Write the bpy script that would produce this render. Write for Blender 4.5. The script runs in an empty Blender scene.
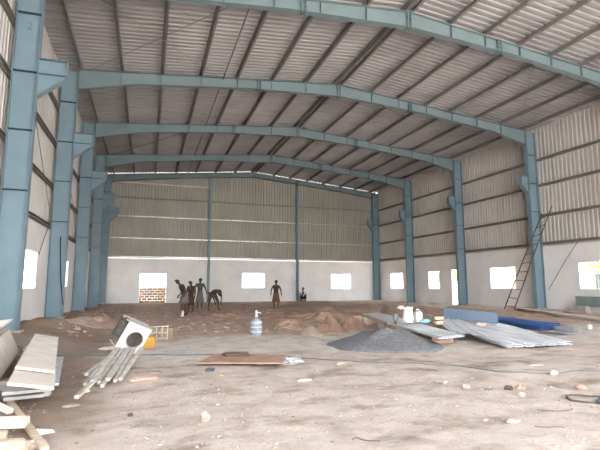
import bpy, bmesh, math, random
from mathutils import Vector, Matrix, noise, Euler
R = math.radians
sc = bpy.context.scene
COL = sc.collection
random.seed(7)

# ------------------------------------------------------------ camera, sky, sun, exposure
cam_d = bpy.data.cameras.new('camera'); cam = bpy.data.objects.new('camera', cam_d); COL.objects.link(cam)
cam_d.sensor_width = 36; cam_d.lens = 27.0; cam_d.clip_end = 500
cam.location = (0, 0, 1.5); cam.rotation_euler = (R(97.47), 0, R(-18.6))
sc.camera = cam
w = bpy.data.worlds.new('sky'); sc.world = w; w.use_nodes = True
nt = w.node_tree; bg = nt.nodes['Background']
tcw = nt.nodes.new('ShaderNodeTexCoord'); sx = nt.nodes.new('ShaderNodeSeparateXYZ'); rp = nt.nodes.new('ShaderNodeValToRGB')
nt.links.new(tcw.outputs['Generated'], sx.inputs[0]); nt.links.new(sx.outputs['Z'], rp.inputs[0]); nt.links.new(rp.outputs[0], bg.inputs[0])
rp.color_ramp.elements[0].color = (1.0, 0.98, 0.94, 1); rp.color_ramp.elements[1].color = (0.62, 0.80, 1.0, 1)
bg.inputs[1].default_value = 5.0
sl = bpy.data.lights.new('sun', 'SUN'); sl.energy = 16; sl.angle = R(2); sl.color = (1.0, 0.95, 0.88)
so = bpy.data.objects.new('sun', sl); COL.objects.link(so); so.rotation_euler = (R(14), R(-3), 0)
sc.view_settings.view_transform = 'Standard'; sc.view_settings.look = 'None'
sc.view_settings.gamma = 1; sc.view_settings.use_curve_mapping = False
sc.view_settings.exposure = 1.15
sc.cycles.max_bounces = 14; sc.cycles.diffuse_bounces = 12; sc.cycles.glossy_bounces = 4
sc.cycles.sample_clamp_indirect = 12; sc.cycles.caustics_reflective = False; sc.cycles.caustics_refractive = False

# ------------------------------------------------------------ materials
def srgb(r, g, b):
    f = lambda c: (c/255/12.92) if c/255 <= .04045 else ((c/255+.055)/1.055)**2.4
    return (f(r), f(g), f(b))
MATS = {}
def mat(name, col, rough=.8, metal=0.0, col2=None, scale=3.0, stretch=(1,1,1), bump=0.0, bscale=30, amt=1.0, trans=0, alpha=1, spec=.3):
    if name in MATS: return MATS[name]
    m = bpy.data.materials.new(name); m.use_nodes = True; MATS[name] = m
    n = m.node_tree.nodes; L = m.node_tree.links; p = n['Principled BSDF']
    p.inputs['Roughness'].default_value = rough; p.inputs['Metallic'].default_value = metal
    p.inputs['Specular IOR Level'].default_value = spec
    p.inputs['Base Color'].default_value = (*col, 1)
    if trans: p.inputs['Transmission Weight'].default_value = trans
    if alpha < 1: p.inputs['Alpha'].default_value = alpha
    tc = n.new('ShaderNodeTexCoord'); mp = n.new('ShaderNodeMapping'); mp.inputs['Scale'].default_value = stretch
    L.new(tc.outputs['Object'], mp.inputs[0])
    if col2 is None: col2 = tuple(c*.82 for c in col)
    nz = n.new('ShaderNodeTexNoise'); nz.inputs['Scale'].default_value = scale; nz.inputs['Detail'].default_value = 6
    L.new(mp.outputs[0], nz.inputs['Vector'])
    cr = n.new('ShaderNodeValToRGB'); cr.color_ramp.elements[0].position = .35; cr.color_ramp.elements[1].position = .7
    cr.color_ramp.elements[0].color = (*col, 1); cr.color_ramp.elements[1].color = (*col2, 1)
    L.new(nz.outputs['Fac'], cr.inputs[0]); L.new(cr.outputs[0], p.inputs['Base Color'])
    if bump:
        n2 = n.new('ShaderNodeTexNoise'); n2.inputs['Scale'].default_value = bscale; n2.inputs['Detail'].default_value = 4
        L.new(mp.outputs[0], n2.inputs['Vector'])
        b = n.new('ShaderNodeBump'); b.inputs['Strength'].default_value = bump; b.inputs['Distance'].default_value = .02
        L.new(n2.outputs['Fac'], b.inputs['Height']); L.new(b.outputs[0], p.inputs['Normal'])
    return m
STEEL = mat('blue_grey_paint', srgb(122,146,158), .45, 0, srgb(112,136,148), 1.2, spec=.4)
STEELD = mat('dark_joint', srgb(70,88,98), .6)
BEAM = mat('rafter_paint', srgb(120,139,143), .5, 0, srgb(110,129,133), 1.0)
PURL = mat('purlin_steel', srgb(138,135,132), .5, 0, srgb(122,119,116), 1.5)
GALV_LIT = mat('galvanised_and_lit_steel', srgb(200,200,196), .35, .5, srgb(170,170,168), 2)  # also colours some girts and tie pipes as if catching light
CLADM = mat('wall_sheet', srgb(204,201,197), .45, .1, srgb(190,187,182), .5)
ROOFM = mat('roof_sheet', srgb(176,176,178), .45, .1, srgb(158,157,158), .7)
PLAST = mat('white_plaster', srgb(243,242,242), .9, 0, srgb(230,228,227), .8, bump=.15, bscale=12)
BRICK = mat('hollow_block', srgb(186,160,140), .95, 0, srgb(150,126,108), 4, bump=.3)
CONC = mat('concrete', srgb(186,180,172), .95, 0, srgb(160,152,144), 5, bump=.3)
BOARD = mat('whitish_board', srgb(224,216,208), .8, 0, srgb(208,194,182), 2.5, bump=.1)
BOARDG = mat('grey_board', srgb(196,196,196), .8, 0, srgb(170,168,166), 3, bump=.1)
WOOD = mat('pale_wood', srgb(214,196,176), .85, 0, srgb(184,162,142), 5, (1,8,8), bump=.15)
GWOOD = mat('grey_wood', srgb(206,200,194), .85, 0, srgb(166,158,150), 6, bump=.3)
PLY = mat('brown_plywood', srgb(190,160,142), .85, 0, srgb(166,134,116), 3, bump=.1)
DARK = mat('black_rubber', (.02,.02,.022), .6)
RUST = mat('rusty_iron', srgb(112,88,76), .8, 0, srgb(90,70,62), 9)
WHITEM = mat('white_enamel', srgb(222,220,216), .4, 0, srgb(206,200,192), 4)
SHEET = mat('grey_roofing', srgb(240,243,247), .3, 0, srgb(230,234,240), 1)
SHEETB = mat('bluish_roofing', srgb(140,160,184), .5, 0, srgb(130,150,174), 1)
BLUE = mat('deep_blue_roofing', srgb(84,120,182), .5, 0, srgb(76,112,172), 1)
STONE = mat('pale_stone', srgb(196,182,170), .9, 0, srgb(172,156,144), 8, bump=.4)
PINK = mat('pinkish_stone', srgb(206,180,166), .9, 0, srgb(186,158,144), 8, bump=.4)
GRAVEL = mat('grey_aggregate', srgb(132,132,135), .95, 0, srgb(104,104,108), 14, bump=1.0, bscale=24)
SOIL = mat('red_brown_soil', srgb(186,160,144), 1, 0, srgb(164,138,123), 3, bump=.8, bscale=14)
PLASTIC = mat('clear_plastic', srgb(186,196,204), .12, 0, srgb(176,188,198), 2, alpha=.62, spec=.5)
WHITEP = mat('white_plastic', srgb(240,240,240), .5)
LBLUE = mat('light_blue_plastic', srgb(140,200,235), .5)
YELL = mat('yellow_plastic', srgb(196,150,64), .6)
BROWNM = mat('brown_crate', srgb(150,128,108), .8)
SKIN = mat('brown_skin', srgb(92,66,56), .6)
HAIR = mat('black_hair', (.015,.012,.01), .7)
def cloth(n, c): return mat('cloth_'+n, c, .95, 0, tuple(x*.8 for x in c), 6)
LEAF = mat('green_leaves', srgb(120,140,50), .8, 0, srgb(80,106,36), 5)
LEAFY = mat('yellow_green_leaves', srgb(200,190,70), .8, 0, srgb(150,150,50), 5)
BARK = mat('bark', srgb(96,80,66), .95)
REDW = mat('red_paint', srgb(206,168,160), .8)
CREAM = mat('cream_render', srgb(226,214,196), .9)

def ground_material():
    m = bpy.data.materials.new('construction_soil'); m.use_nodes = True
    n = m.node_tree.nodes; L = m.node_tree.links; p = n['Principled BSDF']; p.inputs['Roughness'].default_value = 1
    p.inputs['Specular IOR Level'].default_value = .1
    g = n.new('ShaderNodeNewGeometry'); sp = n.new('ShaderNodeSeparateXYZ'); L.new(g.outputs['Position'], sp.inputs[0])
    def noi(scale, det=6, rough=.6, stretch=None):
        t = n.new('ShaderNodeTexNoise'); t.inputs['Scale'].default_value = scale; t.inputs['Detail'].default_value = det; t.inputs['Roughness'].default_value = rough
        if stretch:
            mp = n.new('ShaderNodeMapping'); mp.inputs['Scale'].default_value = stretch; L.new(g.outputs['Position'], mp.inputs[0]); L.new(mp.outputs[0], t.inputs['Vector'])
        else: L.new(g.outputs['Position'], t.inputs['Vector'])
        return t.outputs['Fac']
    def math_(op, a, b=None, clamp=False):
        t = n.new('ShaderNodeMath'); t.operation = op; t.use_clamp = clamp
        for i, v in enumerate((a, b)):
            if v is None: continue
            if isinstance(v, (int, float)): t.inputs[i].default_value = v
            else: L.new(v, t.inputs[i])
        return t.outputs[0]
    def ramp(v, a, b):
        t = n.new('ShaderNodeMapRange'); t.inputs['From Min'].default_value = a; t.inputs['From Max'].default_value = b
        t.interpolation_type = 'SMOOTHSTEP'; L.new(v, t.inputs['Value']); return t.outputs[0]
    def mix(f, a, b):
        t = n.new('ShaderNodeMix'); t.data_type = 'RGBA'
        L.new(f, t.inputs[0])
        for i, v in ((6, a), (7, b)):
            if isinstance(v, tuple): t.inputs[i].default_value = (*v, 1)
            else: L.new(v, t.inputs[i])
        return t.outputs[2]
    n1 = noi(.5); n2 = noi(2.2); n3 = noi(14, 8, .7); n4 = noi(1.1, 5, .6, (1, 1.6, 1))
    pale = mix(ramp(n2, .38, .68), srgb(214,200,190), srgb(198,181,169))
    pale = mix(ramp(n4, .47, .72), pale, srgb(150,134,120))
    grey = mix(ramp(n2, .4, .65), srgb(222,213,205), srgb(203,192,184))
    brown = mix(ramp(n2, .35, .65), srgb(204,182,166), srgb(178,155,140))
    brown = mix(ramp(n4, .52, .62), brown, srgb(190,164,147))
    yw = math_('ADD', sp.outputs['Y'], math_('MULTIPLY', math_('SUBTRACT', n1, .5), 7))
    c = mix(ramp(yw, 8.6, 10.2), pale, grey)
    c = mix(ramp(yw, 12.4, 14.0), c, brown)
    # damp strip of soil along the left side, beside the boards
    xw = math_('ADD', sp.outputs['X'], math_('MULTIPLY', math_('SUBTRACT', n4, .5), 2.2))
    left = math_('MULTIPLY', math_('SUBTRACT', 1.0, ramp(xw, -1.1, -.1)), ramp(sp.outputs['Y'], 4.3, 5.6))
    c = mix(math_('MULTIPLY', left, .75), c, srgb(140,118,102))
    # fine speckle
    vo = n.new('ShaderNodeTexVoronoi'); vo.inputs['Scale'].default_value = 20; L.new(g.outputs['Position'], vo.inputs['Vector'])
    spk = math_('MULTIPLY', math_('SUBTRACT', 1.0, ramp(vo.outputs['Distance'], .1, .26)), ramp(n2, .42, .62))
    c = mix(math_('MULTIPLY', spk, .55), c, srgb(228,214,200))
    dk = ramp(n3, .56, .72)
    c = mix(math_('MULTIPLY', dk, .6), c, srgb(120,100,88))
    L.new(c, p.inputs['Base Color'])
    b = n.new('ShaderNodeBump'); b.inputs['Strength'].default_value = .7; b.inputs['Distance'].default_value = .035
    L.new(math_('ADD', math_('ADD', n3, math_('MULTIPLY', noi(45, 4), .4)), math_('MULTIPLY', n2, .6)), b.inputs['Height']); L.new(b.outputs[0], p.inputs['Normal'])
    return m

# ------------------------------------------------------------ mesh helpers
class MB:
    def __init__(s): s.v = []; s.f = []
    def add(s, vs, fs):
        o = len(s.v); s.v += [tuple(v) for v in vs]; s.f += [tuple(i+o for i in f) for f in fs]; return s
    def hexa(s, c):   # 8 corners: bottom 4, top 4
        return s.add(c, [(3,2,1,0),(4,5,6,7),(0,1,5,4),(1,2,6,5),(2,3,7,6),(3,0,4,7)])
    def box(s, x0, y0, z0, x1, y1, z1):
        return s.hexa([(x0,y0,z0),(x1,y0,z0),(x1,y1,z0),(x0,y1,z0),(x0,y0,z1),(x1,y0,z1),(x1,y1,z1),(x0,y1,z1)])
    def bar(s, a, b, w, h, up=(0,0,1), roll=0):
        a = Vector(a); b = Vector(b); d = (b-a).normalized(); up = Vector(up)
        if abs(d.dot(up)) > .98: up = Vector((0,1,0))
        r = d.cross(up).normalized(); u = r.cross(d)
        if roll: q = Matrix.Rotation(roll, 3, d); r = q @ r; u = q @ u
        r *= w/2; u *= h/2
        return s.hexa([a-r-u, a+r-u, b+r-u, b-r-u, a-r+u, a+r+u, b+r+u, b-r+u])
    def tube(s, pts, rad, n=8, cap=True):
        pts = [Vector(p) for p in pts]; rings = []; rads = rad if isinstance(rad, (list, tuple)) else [rad]*len(pts)
        pr = None
        for i, p in enumerate(pts):
            d = (pts[min(i+1, len(pts)-1)] - pts[max(i-1, 0)]).normalized()
            if pr is None: pr = d.orthogonal().normalized()
            r = (pr - d*pr.dot(d)).normalized(); pr = r; u = d.cross(r)
            rings.append([p + (r*math.cos(2*math.pi*k/n) + u*math.sin(2*math.pi*k/n))*rads[i] for k in range(n)])
        vs = [v for rg in rings for v in rg]; fs = []
        for i in range(len(pts)-1):
            for k in range(n):
                fs.append((i*n+k, i*n+(k+1)%n, (i+1)*n+(k+1)%n, (i+1)*n+k))
        if cap: fs.append(tuple(range(n-1, -1, -1))); fs.append(tuple((len(pts)-1)*n+k for k in range(n)))
        return s.add(vs, fs)
    def prism(s, poly, ext):   # poly: list of 3D points, ext: vector
        e = Vector(ext); n = len(poly); a = [Vector(p) for p in poly]
        vs = a + [p+e for p in a]
        fs = [tuple(range(n-1, -1, -1)), tuple(range(n, 2*n))] + [(i, (i+1)%n, (i+1)%n+n, i+n) for i in range(n)]
        return s.add(vs, fs)
    def lathe(s, prof, n=20, c=(0,0,0)):
        vs = []; fs = []
        for r, z in prof:
            for k in range(n): a = 2*math.pi*k/n; vs.append((c[0]+r*math.cos(a), c[1]+r*math.sin(a), c[2]+z))
        for i in range(len(prof)-1):
            for k in range(n): fs.append((i*n+k, i*n+(k+1)%n, (i+1)*n+(k+1)%n, (i+1)*n+k))
        fs.append(tuple(range(n-1, -1, -1))); fs.append(tuple((len(prof)-1)*n+k for k in range(n)))
        return s.add(vs, fs)
    def blob(s, c, r, seed=0, rough=.25, sub=2, freq=1.5):
        bm = bmesh.new(); bmesh.ops.create_icosphere(bm, subdivisions=sub, radius=1)
        vs = []
        for v in bm.verts:
            q = v.co * (1 + rough*noise.noise(v.co*freq + Vector((seed*3.1, seed*1.7, seed)))*2)
            vs.append((c[0]+q.x*r[0], c[1]+q.y*r[1], c[2]+q.z*r[2]))
        fs = [tuple(v.index for v in f.verts) for f in bm.faces]; bm.free()
        return s.add(vs, fs)
    def build(s, name, m, parent=None, smooth=False, loc=None):
        me = bpy.data.meshes.new(name); me.from_pydata(s.v, [], s.f); me.materials.append(m); me.validate()
        bm = bmesh.new(); bm.from_mesh(me); bmesh.ops.recalc_face_normals(bm, faces=bm.faces); bm.to_mesh(me); bm.free()
        if smooth:
            for p in me.polygons: p.use_smooth = True
        o = bpy.data.objects.new(name, me); COL.objects.link(o)
        if parent: o.parent = parent
        if loc: o.location = loc
        return o
def tag(o, label, cat, group=None, kind=None):
    if label: o['label'] = label
    if cat: o['category'] = cat
    if group: o['group'] = group
    if kind: o['kind'] = kind
    return o
def thing(name, label, cat, loc=(0,0,0), group=None, rot=(0,0,0)):
    o = bpy.data.objects.new(name, None); COL.objects.link(o); o.location = loc; o.rotation_euler = rot
    o.empty_display_size = .2
    return tag(o, label, cat, group)
def struct(o, label=None):
    o['kind'] = 'structure'
    if label: o['label'] = label
    return o
def bevel(o, wd=.01, seg=2):
    m = o.modifiers.new('bevel', 'BEVEL'); m.width = wd; m.segments = seg; m.limit_method = 'ANGLE'; return o
def copy_tree(o, parent=None):
    c = o.copy(); COL.objects.link(c); c.parent = parent
    for ch in [x for x in bpy.data.objects if x.parent == o]: copy_tree(ch, c)
    return c

# ------------------------------------------------------------ ground
def sstep(a, b, x):
    t = max(0, min(1, (x-a)/(b-a))); return t*t*(3-2*t)
def gz(x, y):
    z = .035*noise.noise(Vector((x*.7, y*.7, 0))) + .018*noise.noise(Vector((x*2.3, y*2.3, 5)))
    near = 1 - sstep(13, 17, y)
    z += near*.008*noise.noise(Vector((x*8, y*8, 9)))
    inside = sstep(12.5, 15.5, y)*(1-sstep(36, 38, y))
    z += inside*(.10*noise.noise(Vector((x*.45, y*.55, 3))) + .07*abs(noise.noise(Vector((x*1.3, y*1.3, 7)))) + .03*noise.noise(Vector((x*3.5, y*3.5, 2))))
    # low bank along the left wall
    z += .34*(1-sstep(-3.4, -1.2, x))*sstep(9, 12, y)*(1-sstep(16, 30, y))
    z += .14*sstep(17.5, 19.5, x)*sstep(14, 18, y)*(1-sstep(22, 30, y))
    return z
def axis(segs):
    out = []
    for a, b, st in segs:
        n = max(1, round((b-a)/st)); out += [a+(b-a)*i/n for i in range(n)]
    out.append(segs[-1][1]); return out
gx = axis([(-90,-20,7),(-20,-6,1),(-6,-3,.25),(-3,9,.06),(9,21,.16),(21,30,.8),(30,110,8)])
gy = axis([(-60,-8,5),(-8,2.5,.5),(2.5,9,.055),(9,15,.1),(15,38,.2),(38,60,1.5),(60,140,8)])
g = MB(); nx = len(gx)
for y in gy:
    for x in gx: g.v.append((x, y, gz(x, y)))
for j in range(len(gy)-1):
    for i in range(nx-1): g.f.append((j*nx+i, j*nx+i+1, (j+1)*nx+i+1, (j+1)*nx+i))
floor = struct(g.build('floor', ground_material(), smooth=True), 'uneven bare earth floor of the unfinished shed, pale in front and brown at the back')

# ------------------------------------------------------------ building shell
XL, XR, XC = -3.62, 20.67, 8.52
YB = 38.3
FRAMES = [0.2, 6.6, 13.1, 19.4, 25.8, 32.2, 38.0, -6.2]   # last one unseen at the open front, added to even out the light
YF = FRAMES[7] - .3
HT = 3.55
def roof_z(x, off=0): return 10.12 + (12.15-abs(x-XC))/11.0 + off     # rafter top line
def masonry(name, label, horiz, plane, thick, s0, s1, holes):
    """horiz 'x': wall runs along X at y=plane; 'y': runs along Y at x=plane. thick signed outward."""
    ss = sorted({s0, s1, *[h[0] for h in holes], *[h[1] for h in holes]}); zs = sorted({-.3, HT, *[h[2] for h in holes], *[h[3] for h in holes]})
    def solid(i, j):
        if i < 0 or j < 0 or i >= len(ss)-1 or j >= len(zs)-1: return False
        sm = (ss[i]+ss[i+1])/2; zm = (zs[j]+zs[j+1])/2
        return not any(h[0] < sm < h[1] and h[2] < zm < h[3] for h in holes)
    P = (lambda s, t, z: (s, plane+t, z)) if horiz == 'x' else (lambda s, t, z: (plane+t, s, z))
    b = MB()
    for i in range(len(ss)-1):
        for j in range(len(zs)-1):
            if not solid(i, j): continue
            a, c, d, e = ss[i], ss[i+1], zs[j], zs[j+1]
            for t in (0, thick): b.add([P(a,t,d), P(c,t,d), P(c,t,e), P(a,t,e)], [(0,1,2,3)])
            if not solid(i-1, j): b.add([P(a,0,d), P(a,thick,d), P(a,thick,e), P(a,0,e)], [(0,1,2,3)])
            if not solid(i+1, j): b.add([P(c,0,d), P(c,thick,d), P(c,thick,e), P(c,0,e)], [(0,1,2,3)])
            if not solid(i, j-1): b.add([P(a,0,d), P(a,thick,d), P(c,thick,d), P(c,0,d)], [(0,1,2,3)])
            if not solid(i, j+1): b.add([P(a,0,e), P(a,thick,e), P(c,thick,e), P(c,0,e)], [(0,1,2,3)])
    bm = bmesh.new(); me = bpy.data.meshes.new(name); me.from_pydata(b.v, [], b.f); bm.from_mesh(me)
    bmesh.ops.remove_doubles(bm, verts=bm.verts, dist=.001); bmesh.ops.recalc_face_normals(bm, faces=bm.faces); bm.to_mesh(me); bm.free()
    me.materials.append(PLAST); o = bpy.data.objects.new(name, me); COL.objects.link(o)
    return struct(o, label)
HR = [(33.85,35.95,1.08,2.46),(28.75,30.15,1.12,2.48),(26.15,27.33,-.3,2.55),(21.35,23.45,1.2,2.54),(15.2,17.2,1.24,2.6),(8.6,10.6,1.24,2.6),(2.2,4.2,1.24,2.6),(-4.2,-2.2,1.24,2.6)]
HB = [(-.62,1.48,-.3,2.38),(7.66,9.68,1.16,2.44),(15.87,17.87,1.05,2.42)]
HL = [(15.75,17.5,1.33,2.6),(22.3,23.95,1.35,2.6),(28.7,30.3,1.35,2.6),(34.5,36,1.3,2.6),(8.6,10.6,1.35,2.6),(2.2,4.2,1.35,2.6),(-4.2,-2.2,1.35,2.6)]
wr = masonry('wall_right', 'white plastered lower wall on the right with grey corrugated sheeting above', 'y', XR, .2, YF, YB, HR)
wl = masonry('wall_left', 'white plastered lower wall on the left with grey corrugated sheeting above', 'y', XL, -.2, YF, YB, HL)
wb = masonry('wall_back', 'white plastered lower back wall with corrugated gable sheeting above', 'x', YB, .2, XL-.2, XR+.2, HB)
def profile(a, b, pitch, depth):
    """trapezoidal rib profile: list of (s, d)"""
    n = max(1, round((b-a)/pitch)); p = (b-a)/n; out = []
    for i in range(n):
        s = a+i*p; out += [(s, 0), (s+p*.52, 0), (s+p*.64, depth), (s+p*.88, depth)]
    out.append((b, 0)); return out
def cladding(name, m, parent, P, prof, lo, hi):
    b = MB()
    for s, d in prof: b.v += [P(s, d, lo(s)), P(s, d, hi(s))]
    for i in range(len(prof)-1): b.f.append((2*i, 2*i+2, 2*i+3, 2*i+1))
    me = bpy.data.meshes.new(name); me.from_pydata(b.v, [], b.f); me.materials.append(m)
    o = bpy.data.objects.new(name, me); COL.objects.link(o); o.parent = parent
    sm = o.modifiers.new('t', 'SOLIDIFY'); sm.thickness = .004
    return o
cladding('corrugated_cladding', CLADM, wr, lambda s, d, z: (XR+.11+d, s, z), profile(YF, YB, .25, .055), lambda s: HT-.02, lambda s: 10.34)
cladding('corrugated_cladding', CLADM, wl, lambda s, d, z: (XL-.11-d, s, z), profile(YF, YB, .25, .055), lambda s: HT-.02, lambda s: 10.34)
cladding('corrugated_cladding', mat('gable_sheet', srgb(164,162,153), .45, .1, srgb(150,148,139), .5), wb, lambda s, d, z: (s, YB+.11+d, z), profile(XL-.1, XR+.1, .25, .035), lambda s: HT+.015, lambda s: roof_z(s, .181))
# roof: one sheet per slope, ribs run down the slope
ceil = MB(); pr = profile(YF-.3, YB+.2, .275, .06)
def roof_slope(sgn):
    xe = XC + sgn*12.6; b = MB(); xs = [XC + sgn*.02, XC+sgn*3, XC+sgn*6, XC+sgn*9, xe]
    for s, d in pr:
        for x in xs: b.v.append((x, s, roof_z(x, .205)+d))
    k = len(xs)
    for i in range(len(pr)-1):
        for j in range(k-1): b.f.append((i*k+j, (i+1)*k+j, (i+1)*k+j+1, i*k+j+1))
    return b
b = roof_slope(-1); b2 = roof_slope(1); b.add(b2.v, b2.f)
me = bpy.data.meshes.new('ceiling'); me.from_pydata(b.v, [], b.f); me.materials.append(ROOFM)
ceil = bpy.data.objects.new('ceiling', me); COL.objects.link(ceil); struct(ceil, 'grey corrugated metal roof sheeting of the shed seen from below')
sm = ceil.modifiers.new('t', 'SOLIDIFY'); sm.thickness = .005
rc = MB(); rc.prism([(XC-.45, YF-.3, roof_z(XC-.45,.27)), (XC, YF-.3, roof_z(XC,.27)), (XC+.45, YF-.3, roof_z(XC+.45,.27)), (XC+.45, YF-.3, roof_z(XC+.45,.275)), (XC, YF-.3, roof_z(XC,.28)), (XC-.45, YF-.3, roof_z(XC-.45,.275))], (0, YB-YF+.5, 0))
rc.build('ridge_cap', ROOFM, ceil)

ORD = ['nearest', 'second', 'third', 'fourth', 'fifth', 'sixth', 'seventh', 'eighth', 'ninth']
LEVELS = [3.72, 5.27, 6.98, 8.46]
# columns
def column(side, Y, k, seen):
    sgn = 1 if side == 'left' else -1
    xi = -3.0 if side == 'left' else 20.03          # inner face
    xo = XL+.02 if side == 'left' else XR-.02       # outer face
    if side == 'left': lab = ['', '', 'blue-grey steel column nearest on the left, with a stencilled mark near its top', 'second blue-grey column along the left wall, black rope hanging on it', 'third blue-grey column from the front along the left wall', 'fourth blue-grey column from the front along the left wall', 'blue-grey column in the back left corner', 'unseen blue-grey left column added at the open front end'][k] or ('blue-grey left column at the open front, before the stencilled one' if k == 1 else 'blue-grey left column beside the viewer')
    else: lab = ['', '', 'blue-grey right column just outside the near edge of the view', 'blue-grey steel column on the right wall with the ladder leaning on it', 'blue-grey right column beside the doorway, between two windows', 'blue-grey right column one bay before the back corner', 'blue-grey column in the back right corner', 'unseen blue-grey right column added at the open front end'][k] or ('blue-grey right column second from the open front' if k == 1 else 'blue-grey right column beside the viewer')
    t = thing('steel_column', lab, 'column', (xi, Y, 0), 'steel portal columns')
    X = lambda x: x - xi
    hw = .13; top = 10.1; zb = gz(xi, Y)-.1
    yo = 0
    b = MB(); x0, x1 = sorted((X(xo), X(xi))); b.box(x0+.012, -.006, zb, x1-.012, .006, top); b.build('web', STEEL, t)
    MB().box(*sorted((X(xi), X(xi)-sgn*.014))[:1], -hw, zb, sorted((X(xi), X(xi)-sgn*.014))[1], hw, top).build('inner_flange', STEEL, t)
    MB().box(*sorted((X(xo), X(xo)+sgn*.014))[:1], -hw, zb, sorted((X(xo), X(xo)+sgn*.014))[1], hw, top).build('outer_flange', STEEL, t)
    for z in (3.9, 5.5, 7.1, 8.75):
        s = MB(); s.box(x0+.014, -hw+.01, z-.008, x1-.014, -.006, z+.008); s.box(x0+.014, .006, z-.008, x1-.014, hw-.01, z+.008); s.build('stiffener', STEELD, t)
    bp = MB(); bp.box(x0-.08, -hw-.1, zb, x1+.08, hw+.1, zb+.14); bp.build('base_plate', CONC, t)
    # crane corbel
    e = sgn; cl = .68 if side == 'left' else .5
    w_ = MB(); w_.prism([(0,-.006,7.5),(e*cl,-.006,7.5),(e*cl,-.006,7.03),(0,-.006,6.45)], (0,.012,0)); cb = w_.build('corbel', STEEL, t)
    f = MB(); f.bar((0,0,7.5),(e*(cl+.01),0,7.5),.26,.016); f.bar((e*(cl+.01),0,7.03),(0,0,6.45),.26,.014,up=(0,0,1)); f.bar((e*(cl+.01),0,7.02),(e*(cl+.01),0,7.5),.014,.26,up=(0,1,0))
    f.box(min(0,e*cl),-.12,7.09,max(0,e*cl),.12,7.10); f.build('corbel_flange', STEEL, cb)
    # end plate to rafter, bolts
    kb = MB()
    for zz in (9.35, 9.5, 9.8, 9.95):
        for yy in (-.08, .08): kb.tube([(e*.0,yy,zz),(e*.035,yy,zz)], .018, 6)
    kb.build('bolts', STEELD, t)
    return t
cols = {}
for k, Y in enumerate(FRAMES):
    for side in ('left', 'right'): cols[side, k] = column(side, Y-(.05 if k == 6 else 0), k, k >= 2)
# stencilled mark on the nearest column
def text(name, s, size, m, parent, M4, ext=.001):
    cu = bpy.data.curves.new(name, 'FONT'); cu.body = s; cu.size = size; cu.extrude = ext; cu.align_x = 'CENTER'; cu.align_y = 'CENTER'
    o = bpy.data.objects.new(name, cu); COL.objects.link(o)
    bpy.context.view_layer.update()
    me = bpy.data.meshes.new_from_object(o.evaluated_get(bpy.context.evaluated_depsgraph_get())); COL.objects.unlink(o); bpy.data.objects.remove(o)
    me.materials.append(m); q = bpy.data.objects.new(name, me); COL.objects.link(q); q.parent = parent; q.matrix_local = M4
    return q
text('stencilled_number', '2', .3, mat('faded_stencil', srgb(100,122,134), .7), cols['left', 2], Matrix.Translation((-.3, -.009, 8.4)) @ Matrix.Rotation(R(90), 4, 'X'))

# rafters: tapered I members with end plates and stiffeners
def rafter(Y, k):
    lab = ['teal roof rafter straight above the viewer', 'teal roof rafter just ahead of the viewer, above the frame', 'large teal roof rafter nearest across the top of the view', 'second teal roof rafter, meeting the column with the ladder', 'third teal roof rafter counted from the front', 'fourth teal roof rafter, last before the back wall', 'dark teal end rafter against the back gable', 'unseen teal roof rafter added at the open front end, behind the viewer'][k]
    t = thing('roof_rafter', lab, 'rafter', (XC, Y, 0), 'portal frame rafters')
    xs = [-11.5, -9.2, -4.5, -.3, 0, .3, 4.5, 9.2, 11.5]; dep = [.84, .50, .43, .58, .60, .58, .43, .50, .84]
    if k == 6: dep = [.6, .45, .4, .4, .42, .4, .4, .45, .6]
    T = [(x, roof_z(XC+x)) for x in xs]; Bt = [(x, roof_z(XC+x)-d) for x, d in zip(xs, dep)]
    wb_ = MB()
    for i in range(len(xs)-1):
        wb_.prism([(T[i][0],-.006,T[i][1]),(T[i+1][0],-.006,T[i+1][1]),(Bt[i+1][0],-.006,Bt[i+1][1]),(Bt[i][0],-.006,Bt[i][1])], (0,.012,0))
    wb_.build('web', BEAM, t)
    f = MB(); g2 = MB()
    for i in range(len(xs)-1):
        f.bar((T[i][0],0,T[i][1]-.008),(T[i+1][0],0,T[i+1][1]-.008),.24,.014); g2.bar((Bt[i][0],0,Bt[i][1]),(Bt[i+1][0],0,Bt[i+1][1]),.24,.014)
    f.build('top_flange', BEAM, t); g2.build('bottom_flange', BEAM, t)
    def dep_at(x):
        for i in range(len(xs)-1):
            if xs[i] <= x <= xs[i+1]: q = (x-xs[i])/(xs[i+1]-xs[i]); return dep[i]*(1-q)+dep[i+1]*q
    for x in (-9.9, -8.3, -6.6, -5.0, -3.4, -1.7, 1.8, 3.35, 5.0, 6.6, 8.2, 9.8):
        z = roof_z(XC+x); s = MB(); s.box(x-.008,-.11,z-dep_at(x)+.01,x+.008,-.006,z-.02); s.box(x-.008,.006,z-dep_at(x)+.01,x+.008,.11,z-.02); s.box(x-.05,-.06,z,x-.02,.06,z+.17); s.build('stiffener', BEAM, t)
    for x in (-4.0, 0, 4.0):     # bolted splice plates stand proud of the flanges
        z = roof_z(XC+x); d = dep_at(x); s = MB()
        for dx in (-.07, .07): s.box(x+dx-.012,-.13,z-d-.06,x+dx+.012,.13,z+.03)
        for zz in (.08, .2, d-.2, d-.08):
            for yy in (-.08, .08): s.tube([(x-.13,yy,z-zz),(x+.13,yy,z-zz)], .018, 6)
        s.build('splice_plate', BEAM, t)
    return t
for k, Y in enumerate(FRAMES): rafter(Y-(.05 if k == 6 else 0), k)

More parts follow.
